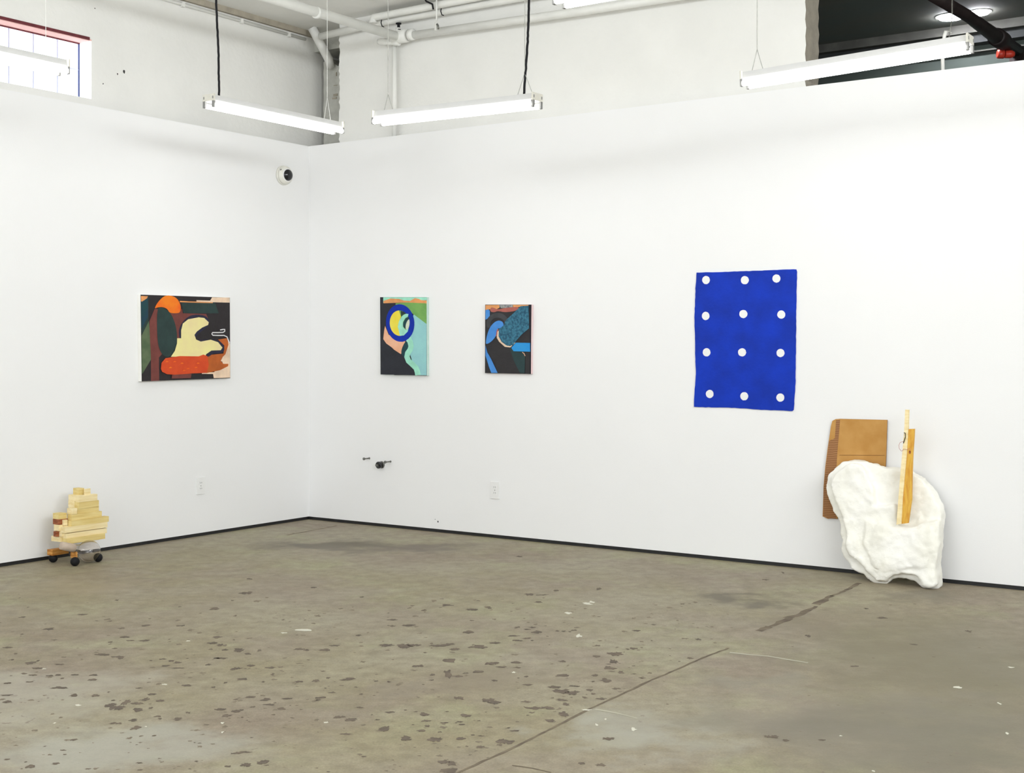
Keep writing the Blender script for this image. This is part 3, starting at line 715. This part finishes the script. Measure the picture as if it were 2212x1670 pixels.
BK = paint_mat('paint_black', (46, 42, 44)); DG = paint_mat('paint_dark_green', (44, 64, 62)); TEAL = paint_mat('paint_deep_teal', (28, 70, 68), (30, 60, 80))
MG = paint_mat('paint_moss', (96, 112, 82), (78, 98, 70)); MA = paint_mat('paint_maroon', (122, 66, 60)); OR = paint_mat('paint_orange', (240, 130, 30), (230, 96, 28), 9)
RO = paint_mat('paint_red_orange', (214, 80, 36), (204, 70, 32)); SI = paint_mat('paint_sienna', (190, 98, 40)); CR = paint_mat('paint_cream', (238, 230, 156), (232, 216, 160), 6)
PE = paint_mat('paint_peach', (240, 212, 184)); WH = paint_mat('paint_white', (232, 230, 232)); NV = paint_mat('paint_navy', (44, 44, 66)); TN = paint_mat('paint_tan', (232, 160, 100))
SC1 = lambda x, y: (280 + x / 6.958, 610 + y / 6.958)
scribble = [(1360, 716), (1400, 708), (1430, 706), (1430, 735), (1405, 752), (1330, 755), (1245, 755), (1236, 775), (1250, 795), (1330, 798), (1420, 798), (1465, 820), (1480, 860), (1500, 910)]
def stroke(pts, w_):
    L_, R_ = [], []
    for k, p in enumerate(pts):
        a = pts[max(0, k - 1)]; b_ = pts[min(len(pts) - 1, k + 1)]
        dx, dy = b_[0] - a[0], b_[1] - a[1]; l = math.hypot(dx, dy) or 1
        L_.append((p[0] - dy / l * w_, p[1] + dx / l * w_)); R_.append((p[0] + dy / l * w_, p[1] - dx / l * w_))
    return L_ + R_[::-1]
shapes = [
 (DG, [(170, 285), (285, 200), (285, 620), (180, 780)], False), (TEAL, [(172, 290), (275, 230), (275, 520), (180, 700)], False),
 (TN, [(172, 205), (275, 208), (262, 240), (185, 290), (172, 285)], False),
 (MG, [(180, 800), (290, 580), (300, 700), (315, 960), (322, 1160), (195, 1370), (183, 1370)], False),
 (MA, [(375, 400), (420, 400), (600, 450), (770, 470), (850, 520), (770, 800), (700, 840), (440, 1130), (445, 1480), (322, 1482), (322, 1160), (300, 700), (300, 580)], False),
 (MA, [(620, 455), (790, 400), (800, 465), (1150, 475), (1180, 540), (1000, 520), (800, 640), (745, 860), (690, 860)], False),
 (NV, [(880, 500), (1050, 480), (1180, 520), (1210, 640), (1020, 780), (960, 860), (780, 900), (740, 820), (745, 660)], True),
 (DG, [(780, 305), (1285, 308), (1340, 465), (810, 462)], False),
 (DG, [(412, 390), (480, 370), (590, 430), (660, 540), (710, 720), (715, 900), (670, 1040), (600, 1125), (510, 1110), (440, 1000), (412, 800)], True),
 (OR, [(370, 400), (420, 300), (520, 200), (620, 195), (720, 240), (775, 360), (760, 450), (720, 465), (600, 462), (570, 400), (500, 370), (420, 375)], True),
 (TN, [(755, 278), (900, 285), (1250, 295), (1250, 312), (900, 304), (755, 298)], False), (PE, [(1005, 268), (1210, 275), (1240, 225), (1504, 228), (1504, 305), (1260, 300), (1005, 290)], False),
 (PE, [(1485, 850), (1508, 930), (1512, 1432), (1265, 1440), (1255, 1378), (1085, 1376), (1090, 1360), (1270, 1350), (1400, 1200), (1370, 1180), (1420, 1080), (1470, 960)], False),
 (SI, [(1330, 860), (1478, 835), (1485, 940), (1440, 1080), (1390, 1130), (1370, 1180), (1410, 1225), (1485, 1225), (1480, 1260), (1360, 1320), (1150, 1365), (1100, 1200), (1200, 1090), (1410, 1070), (1425, 950)], False),
 (NV, [(990, 860), (1100, 870), (1280, 850), (1380, 900), (1425, 960), (1420, 1060), (1250, 1070), (1185, 1125), (1150, 1100), (1180, 1020)], True),
 (CR, [(775, 840), (775, 720), (800, 620), (880, 555), (1040, 525), (1120, 535), (1190, 600), (1180, 640), (1090, 680), (1010, 740), (975, 790), (1000, 860), (1070, 890), (1220, 862), (1330, 900), (1395, 980), (1370, 1020), (1230, 1025), (1150, 1080), (1140, 1115), (620, 1118), (680, 1030), (712, 920), (715, 840)], False),
 (RO, [(470, 1300), (480, 1210), (540, 1140), (640, 1125), (760, 1108), (1040, 1112), (1110, 1085), (1170, 1110), (1190, 1240), (1160, 1360), (920, 1370), (720, 1392), (560, 1380), (490, 1345)], False),
 (MA, [(640, 1390), (930, 1372), (920, 1440), (630, 1445)], False),
 (WH, stroke(scribble, 8), False)]
for (x, y) in ((565, 1190), (680, 1190), (790, 1215), (1030, 1215), (615, 1280), (880, 1295), (1000, 1278), (820, 1325)):
    shapes.append((OR, [(x - 26, y + 8), (x - 5, y - 10), (x + 26, y), (x + 4, y + 8)], False))
painting('abstract_painting', 'landscape abstract painting on left wall with cream, orange and dark green shapes', 'L',
         [(303.5, 636.5), (496.5, 643), (497.5, 817), (306, 824)], 0.036, BK, paint_mat('canvas_edge', (244, 243, 238), (240, 239, 233)), shapes, SC1)

SC2 = lambda x, y: (800 + x / 5.821, 620 + y / 5.821)
MT = paint_mat('paint_mint', (164, 232, 206)); SKY = paint_mat('paint_pale_teal', (142, 194, 200), (150, 206, 206), 8); GR = paint_mat('paint_leaf', (122, 172, 92), (108, 160, 84))
BL = paint_mat('paint_cobalt', (0, 46, 172)); YE = paint_mat('paint_yellow', (228, 204, 20), (236, 222, 90), 5); PK = paint_mat('paint_salmon', (236, 184, 152), (228, 168, 132))
BK2 = paint_mat('paint_black_two', (44, 46, 54)); DT = paint_mat('paint_dark_teal', (28, 70, 76)); IV = paint_mat('paint_ivory', (222, 232, 208))
def ell(cx, cy, a, b_, rot=0, n=36, t0=0, t1=2 * math.pi):
    out = []
    for k in range(n):
        t = t0 + (t1 - t0) * k / (n - (0 if t1 - t0 >= 6.28 else 1))
        x, y = a * math.cos(t), b_ * math.sin(t)
        out.append((cx + x * math.cos(rot) - y * math.sin(rot), cy + x * math.sin(rot) + y * math.cos(rot)))
    return out
snake = [(470, 630), (500, 690), (512, 745), (500, 790), (470, 830), (460, 880), (480, 930), (530, 975), (575, 1020), (590, 1060), (598, 1108)]
shapes = [
 (MT, [(162, 130), (712, 130), (712, 165), (162, 200)], False),
 (TN, [(165, 175), (250, 145), (360, 150), (420, 170), (500, 175), (560, 140), (610, 150), (640, 165), (708, 170), (708, 208), (450, 195), (165, 205)], False),
 (GR, [(318, 205), (460, 195), (706, 206), (706, 465), (545, 345), (400, 240), (318, 225)], False),
 (SKY, [(545, 345), (706, 465), (706, 1110), (560, 1108), (540, 980), (480, 780), (440, 640)], False),
 (PK, [(185, 490), (230, 600), (400, 690), (440, 680), (385, 845), (300, 790), (270, 760), (200, 710), (162, 655), (175, 540)], False),
 (DT, [(440, 680), (500, 700), (470, 800), (440, 900), (385, 845), (395, 770)], True),
 (BK2, [(385, 845), (440, 920), (530, 1000), (570, 1108), (300, 1108), (300, 790)], False),
 (MT, stroke(snake, 34), False),
 (BL, ell(375, 453, 178, 236, -0.07), False), (GR, ell(368, 455, 124, 160, -0.05), False),
 (YE, ell(368, 455, 124, 160, -0.05, 30, 0.45 * math.pi, 1.5 * math.pi) + [(385, 375), (350, 470), (370, 560)], False),
 (MT, [(395, 370), (440, 335), (480, 340), (470, 375), (440, 390), (410, 440), (410, 500), (445, 540), (480, 520), (470, 560), (420, 610), (370, 612), (360, 560), (345, 500), (360, 430)], False),
 (DG, [(382, 300), (420, 310), (455, 335), (410, 350), (388, 375)], False),
 (DT, [(485, 370), (440, 395), (410, 450), (412, 500), (445, 532), (440, 480), (460, 430), (488, 400)], True),
 (IV, [(488, 400), (495, 440), (490, 490), (470, 530), (450, 540), (440, 500), (460, 430)], True)]
painting('abstract_painting', 'portrait abstract painting with blue ring, yellow crescent and winding mint path', 'R',
         [(821, 642), (921.5, 642), (922, 811.5), (822, 809)], 0.030, BK2, paint_mat('canvas_edge_mint', (206, 226, 218), (190, 216, 206)), shapes, SC2)

B4 = paint_mat('paint_azure', (64, 130, 206), (76, 142, 214)); B5 = paint_mat('paint_bright_azure', (40, 144, 216), (52, 150, 214)); TX = paint_mat('paint_sea_texture', (62, 122, 146), (34, 78, 102), 60, 0.5)
BK3 = paint_mat('paint_black_three', (50, 48, 50)); DG3 = paint_mat('paint_bottle_green', (42, 64, 66)); RS = paint_mat('paint_rose_brown', (176, 100, 90)); GY = paint_mat('paint_grey_arc', (68, 68, 72)); PT = paint_mat('paint_patterned', (168, 168, 164), (92, 100, 108), 60)
DB = paint_mat('paint_dark_edge', (34, 26, 38))
shapes = [
 (TN, [(1448, 228), (1620, 226), (1625, 260), (1560, 290), (1500, 280), (1448, 290)], False),
 (PT, [(1615, 226), (1790, 225), (1790, 262), (1640, 265)], False),
 (TN, [(1790, 225), (1990, 225), (1985, 240), (1900, 245), (1800, 262)], False),
 (RS, [(1510, 255), (1560, 262), (1600, 285), (1700, 262), (1880, 245), (1840, 300), (1700, 320), (1600, 300), (1560, 320), (1505, 310)], True),
 (B4, [(1448, 290), (1480, 280), (1502, 300), (1502, 370), (1470, 400), (1448, 412)], False),
 (GY, ell(1600, 455, 140, 130, 0, 24, math.pi * 0.85, math.pi * 2.0) + ell(1600, 465, 90, 80, 0, 24, math.pi * 0.85, math.pi * 2.0)[::-1], False),
 (RS, [(1570, 520), (1612, 520), (1612, 610), (1570, 630)], True),
 (B4, [(1450, 700), (1465, 610), (1500, 510), (1560, 440), (1620, 418), (1668, 440), (1680, 490), (1640, 520), (1600, 520), (1585, 560), (1580, 620), (1520, 690), (1460, 722)], True),
 (PE, [(1600, 560), (1640, 540), (1640, 650), (1700, 730), (1760, 745), (1800, 700), (1825, 700), (1760, 760), (1690, 752), (1620, 690), (1590, 640)], False),
 (TX, [(1990, 235), (1995, 520), (1900, 600), (1830, 680), (1790, 735), (1720, 740), (1650, 690), (1612, 620), (1615, 530), (1680, 480), (1700, 420), (1800, 330), (1890, 240)], False),
 (DG3, [(1755, 770), (1800, 800), (1945, 822), (1940, 1085), (1880, 1080), (1800, 920)], False),
 (B5, [(1830, 700), (2012, 704), (2012, 814), (1800, 808), (1772, 765)], False),
 (PK, stroke([(1910, 820), (1935, 840), (1946, 868)], 4), False),
 (B4, [(1448, 735), (1470, 820), (1520, 910), (1600, 1080), (1520, 1080), (1490, 1000), (1448, 860)], False),
 (DB, [(1998, 224), (2026, 224), (2016, 1092), (2006, 1092), (2010, 820), (2004, 400)], False)]
painting('abstract_painting', 'small dark abstract painting with mottled blue form and azure curved strokes', 'R',
         [(1048, 658), (1148, 658), (1147, 808), (1047.5, 806)], 0.024, BK3, paint_mat('canvas_edge_pink', (236, 214, 214), (228, 200, 200)), shapes, SC2)

# blue sheet with white dots
SC3 = lambda x, y: (1480 + x / 4.773, 560 + y / 4.773)
BLUE = mat('ultramarine_paint', rgb(0, 52, 186), 0.6, col2=rgb(0, 44, 160), scale=5, bump=0.1, spec=0.25)
nt = BLUE.node_tree
ramp_ = [n for n in nt.nodes if n.type == 'VALTORGB'][0]
e_ = ramp_.color_ramp.elements.new(0.22); e_.color = rgb(6, 56, 104); ramp_.color_ramp.elements[0].position = 0.12
out = [(118, 138), (350, 132), (600, 124), (850, 114), (1050, 104), (1145, 104), (1152, 130), (1146, 300), (1144, 500), (1142, 700), (1140, 900), (1138, 1100), (1136, 1250), (1128, 1400), (1118, 1555), (1105, 1566), (980, 1560), (850, 1556), (720, 1548), (600, 1538), (480, 1532), (300, 1528), (150, 1526), (92, 1524), (92, 1440), (102, 1300), (110, 1180), (104, 1000), (104, 850), (98, 720), (96, 600), (102, 450), (106, 300), (114, 200)]
edge = []
for k, p in enumerate(out):
    a, b_ = p, out[(k + 1) % len(out)]; n = max(1, int(math.hypot(b_[0] - a[0], b_[1] - a[1]) / 30))
    edge += [(a[0] + (b_[0] - a[0]) * i / n + random.uniform(-1.8, 1.8), a[1] + (b_[1] - a[1]) * i / n + random.uniform(-1.8, 1.8)) for i in range(n)]
P = [on_y(*SC3(*p), -0.006) for p in edge]
loc = sum(P, Vector()) / len(P)
t = thing('blue_sheet', 'large wavy edged cobalt blue sheet with twelve white dots pinned on wall', 'painting', loc, 'paintings on the gallery walls')
obj('blue_field', MB().prism(P, (0, 0.005, 0), BLUE), None, t)
for (x, y) in ((215, 215), (615, 216), (941, 199), (212, 585), (600, 565), (991, 571), (221, 960), (587, 960), (983, 967), (253, 1390), (609, 1413), (981, 1427)):
    px, py = SC3(x, y)
    q = [on_y(px + (8.7 + random.uniform(-.25, .25)) * math.cos(k * math.pi / 12) * (1 if x > 300 else .95), py + (8.9 + random.uniform(-.25, .25)) * math.sin(k * math.pi / 12), -0.0066) for k in range(24)]
    obj('white_dot', MB().prism(q, (0, 0.0006, 0)), M['plastic'], t)

# ---------------------------------------------------------------- block sculpture on the left
SC5 = lambda x, y: (60 + x / 7.59, 1020 + y / 7.59)
base = on_z(161, 1221); 
t = thing('block_sculpture', 'small stacked wood block sculpture on black balls with a glass bulb', 'sculpture', (base.x - 0.1, base.y + 0.08, 0))
def blk(xl, xr, yt, yb, ew, X0, m=M['pine'], name='wooden_block', depth=None, lab=None, endm=None):
    a = on_x(*SC5(xl, yt), X0); b_ = on_x(*SC5(xl, yb), X0); c_ = on_x(*SC5(xr, yt), X0)
    dp = depth if depth else on_y(*SC5(xl - ew, yt), a.y)
    dx = (X0 - dp.x) if not isinstance(dp, float) else dp
    g = MB().box((X0 - dx, a.y, b_.z), (X0, c_.y, a.z), m, 0.0012)
    o_ = obj(name, g, None, t)
    if lab: o_['label'] = lab
    return o_
XB = 0.285
Y_ = M['pine_yellow']
blk(645, 1270, 1092, 1182, 105, XB + .005, Y_)
blk(630, 1297, 1008, 1092, 70, XB - 0.005)
blk(618, 1308, 905, 1002, 100, XB)
blk(720, 1330, 800, 892, 72, XB, Y_)
blk(720, 1215, 700, 796, 72, XB - 0.01, Y_)
blk(722, 810, 598, 696, 78, XB - 0.012)
blk(812, 1167, 600, 696, 60, XB - 0.016, Y_)
blk(836, 1167, 497, 603, 72, XB - 0.012, Y_)
blk(765, 1000, 480, 592, 102, XB - 0.055)
blk(845, 1142, 390, 496, 66, XB - 0.010)
blk(782, 1010, 380, 484, 116, XB - 0.055)
blk(835, 925, 268, 378, 92, XB - 0.055, Y_)
blk(935, 1030, 276, 388, 16, XB - 0.020, M['pine'])
XS = 0.235
blk(515, 640, 682, 776, 104, XS, Y_)
blk(516, 660, 776, 866, 105, XS - 0.0, M['wood_red'], lab='reddish brown wooden block')
blk(590, 652, 785, 876, 64, XS + 0.015)
blk(512, 640, 868, 970, 84, XS)
blk(600, 660, 885, 980, 80, XS + 0.018)
blk(470, 600, 975, 1062, 50, XS - 0.01, M['wood_red'], lab='reddish brown wooden block')
blk(555, 640, 985, 1062, 84, XS + 0.015)
blk(530, 660, 1062, 1148, 145, XS)
# filler blocks deeper in the stack
blk(700, 1230, 905, 1090, 0, XB - 0.075, M['pine'], depth=0.05)
blk(690, 1180, 1092, 1180, 0, XB - 0.085, M['pine'], depth=0.05)
blk(760, 1150, 600, 900, 0, XB - 0.085, M['pine'], depth=0.04)
# undercarriage
q = on_x(*SC5(405, 1280), 0.155)
blk(405, 720, 1278, 1372, 88, 0.150, M['wood_orange'], 'carriage_plank', lab='orange brown plank')
o_ = blk(797, 815, 1308, 1418, 97, 0.335, M['wood_orange'], 'carriage_block', lab='small orange brown block')
blk(720, 860, 1300, 1372, 0, 0.205, M['darker'], 'carriage_bar', depth=0.03, lab='dark bar')
def ball(px, py_bottom, r_):
    c_ = on_z(px, py_bottom); c_ = Vector((c_.x, c_.y, r_)); 
    bm_ = MB(); bmesh.ops.create_uvsphere(bm_.bm, u_segments=24, v_segments=14, radius=r_, matrix=Matrix.Translation(c_))
    obj('ball_foot', bm_, M['black'], t, True)
ball(115, 1215, 0.029); ball(162, 1223, 0.029); ball(212, 1214, 0.029)
# glass bulb lying on its side
gc = on_z(192.5, 1191, 0.0735); R_ = 0.0725
ax = Vector((-0.06, -1, 0.30)).normalized()
prof = []
for k in range(15):
    a_ = math.pi * k / 14 * 0.80
    prof.append((-math.cos(a_) * R_, max(0.001, math.sin(a_) * R_)))
prof += [(0.078, 0.032), (0.092, 0.027), (0.12, 0.024), (0.125, 0.023)]
bulb = lathe(gc, ax, prof, 36)
ob = obj('glass_bulb', bulb, M['glass'], t, True)
md = ob.modifiers.new('shell', 'SOLIDIFY'); md.thickness = 0.0018; md.offset = -1
ob = obj('bulb_neck', lathe(gc + ax * 0.112, ax, [(0, 0.020), (0.004, 0.026), (0.03, 0.027), (0.06, 0.027), (0.10, 0.026), (0.104, 0.020)], 24), M['neck'], t, True); ob['label'] = 'dull pinkish tan bulb neck'

# ---------------------------------------------------------------- plaster sculpture on the right
SC8 = lambda x, y: (1700 + x / 3.795, 860 + y / 3.795)
N0 = Vector((0, -1, 0.16)).normalized()
def PL(x, y, off):
    px, py = SC8(x, y); return on_plane(px, py, Vector((0, -0.24 + off, 0)), N0)
OUT = [(305,710),(350,620),(400,575),(460,540),(550,515),(640,525),(720,540),(760,565),(815,582),(880,590),(960,600),(1040,630),(1110,665),(1160,750),(1210,840),(1250,910),(1262,960),(1262,1050),(1258,1180),(1250,1300),(1232,1420),(1240,1560),(1180,1568),(1120,1555),(1060,1500),(1000,1480),(930,1472),(870,1485),(820,1525),(780,1537),(735,1530),(690,1490),(640,1440),(560,1415),(525,1395),(500,1340),(465,1310),(450,1250),(465,1170),(440,1110),(440,1060),(415,990),(380,940),(355,850),(320,780)]
LUMP = [(540,545),(600,560),(660,640),(700,720),(715,890),(880,880),(905,1040),(1000,1045),(1090,1020),(1235,1010),(1240,1180),(1228,1300),(1205,1420),(1215,1530),(1180,1545),(1120,1530),(1060,1450),(930,1440),(860,1450),(800,1500),(740,1500),(690,1440),(600,1360),(510,1290),(490,1180),(480,1080),(440,960),(400,850),(345,710),(400,620),(470,570)]
LUMP2 = [(640,1000),(900,1060),(1180,1060),(1190,1250),(1150,1380),(930,1400),(800,1420),(700,1350),(620,1200)]
ps = Vector((1, 0, 0)) * 0
base = on_z(1965, 1270)
pt = thing('plaster_sculpture', 'large rough white plaster slab leaning on right wall with cardboard and sticks', 'sculpture', (base.x, -0.2, 0))
g = MB()
g.prism([PL(x, y, 0.012) for x, y in OUT], (0, 0.085, 0))
g.prism([PL(x, y, -0.035) for x, y in LUMP], (0, 0.09, 0))
g.prism([PL(x, y, -0.050) for x, y in LUMP2], (0, 0.09, 0))
bod = obj('plaster_body', g, M['plaster'], pt)
md = bod.modifiers.new('remesh', 'REMESH'); md.mode = 'VOXEL'; md.voxel_size = 0.009; md.use_smooth_shade = True
md = bod.modifiers.new('smooth', 'SMOOTH'); md.factor = 0.55; md.iterations = 4
tex = bpy.data.textures.new('lumps', 'CLOUDS'); tex.noise_scale = 0.16; tex.noise_depth = 2
md = bod.modifiers.new('lumps', 'DISPLACE'); md.texture = tex; md.strength = 0.05; md.mid_level = 0.47; md.texture_coords = 'GLOBAL'
tex = bpy.data.textures.new('grain', 'CLOUDS'); tex.noise_scale = 0.035; tex.noise_depth = 3
md = bod.modifiers.new('grain', 'DISPLACE'); md.texture = tex; md.strength = 0.010; md.mid_level = 0.5; md.texture_coords = 'GLOBAL'
# cardboard behind
YC = -0.014
cb = lambda x, y, yy=YC: on_y(*SC8(x, y), yy)
card = [(372,186),(400,172),(435,170),(600,174),(822,179),(815,400),(806,640),(420,700),(430,900),(412,992),(385,985),(335,990),(292,970),(296,850),(300,720),(314,560),(332,420),(350,300),(360,230)]
g = MB().prism([cb(*p) for p in card], (0, 0.006, 0), M['card'], M['card_edge'])
g.prism([cb(x, y, YC - 0.0012) for x, y in ((402,182),(435,175),(425,300),(412,450),(405,570),(400,600),(405,990),(335,986),(296,966),(300,740),(318,560),(336,420),(345,350),(392,330),(398,250))], (0, 0.001, 0), M['corr'])
g.prism([cb(x, y, YC - 0.0016) for x, y in ((430,466),(800,468),(800,471),(430,469))], (0, 0.001, 0), M['card_edge'])
cbo = obj('cardboard_sheet', g, None, pt); cbo['label'] = 'brown cardboard with torn corrugated left edge'
# sticks
SC9 = lambda x, y: (1860 + x / 5.965, 870 + y / 5.965)
def stick(pts, off, th, m_, name, lab):
    q = [on_plane(*SC9(x, y), Vector((0, -0.24 + off, 0)), N0) for x, y in pts]
    o_ = obj(name, MB().prism(q, (0, th, 0), m_), None, pt); o_['label'] = lab
stick([(598,372),(620,340),(685,338),(676,500),(665,640),(655,900),(648,1250),(605,1552),(515,1562),(530,1250),(560,900),(578,640),(590,480)], -0.066, 0.02, M['amber'], 'wooden_plank', 'amber wooden plank')
stick([(568,90),(612,92),(604,370),(590,640),(566,900),(535,1250),(518,1562),(455,1572),(480,1250),(508,900),(535,600),(555,370)], -0.075, 0.02, M['pine'], 'wooden_stick', 'tall pale wooden stick')
wp = lambda x, y, off=-0.08: on_plane(*SC9(x, y), Vector((0, -0.24 + off, 0)), N0)
o_ = obj('black_wire', MB().tube([wp(553, 386), wp(570, 392), wp(573, 440), wp(560, 480), wp(545, 522)], 0.0022, 8), M['black'], pt)
o_ = obj('copper_wire', MB().tube([wp(*p) for p in ((545,500),(505,510),(487,550),(492,590),(520,625),(540,615),(545,595),(600,605),(620,588),(640,610))], 0.0013, 6), M['pinkwire'], pt)
q = wp(628, 640, -0.0675)
g = MB().face if False else MB()
g.prism([q + Vector((math.cos(k * math.pi / 6) * 0.006, 0, math.sin(k * math.pi / 6) * 0.011)) for k in range(12)], (0, 0.002, 0))
obj('wood_knot', g, M['wood_red'], pt)
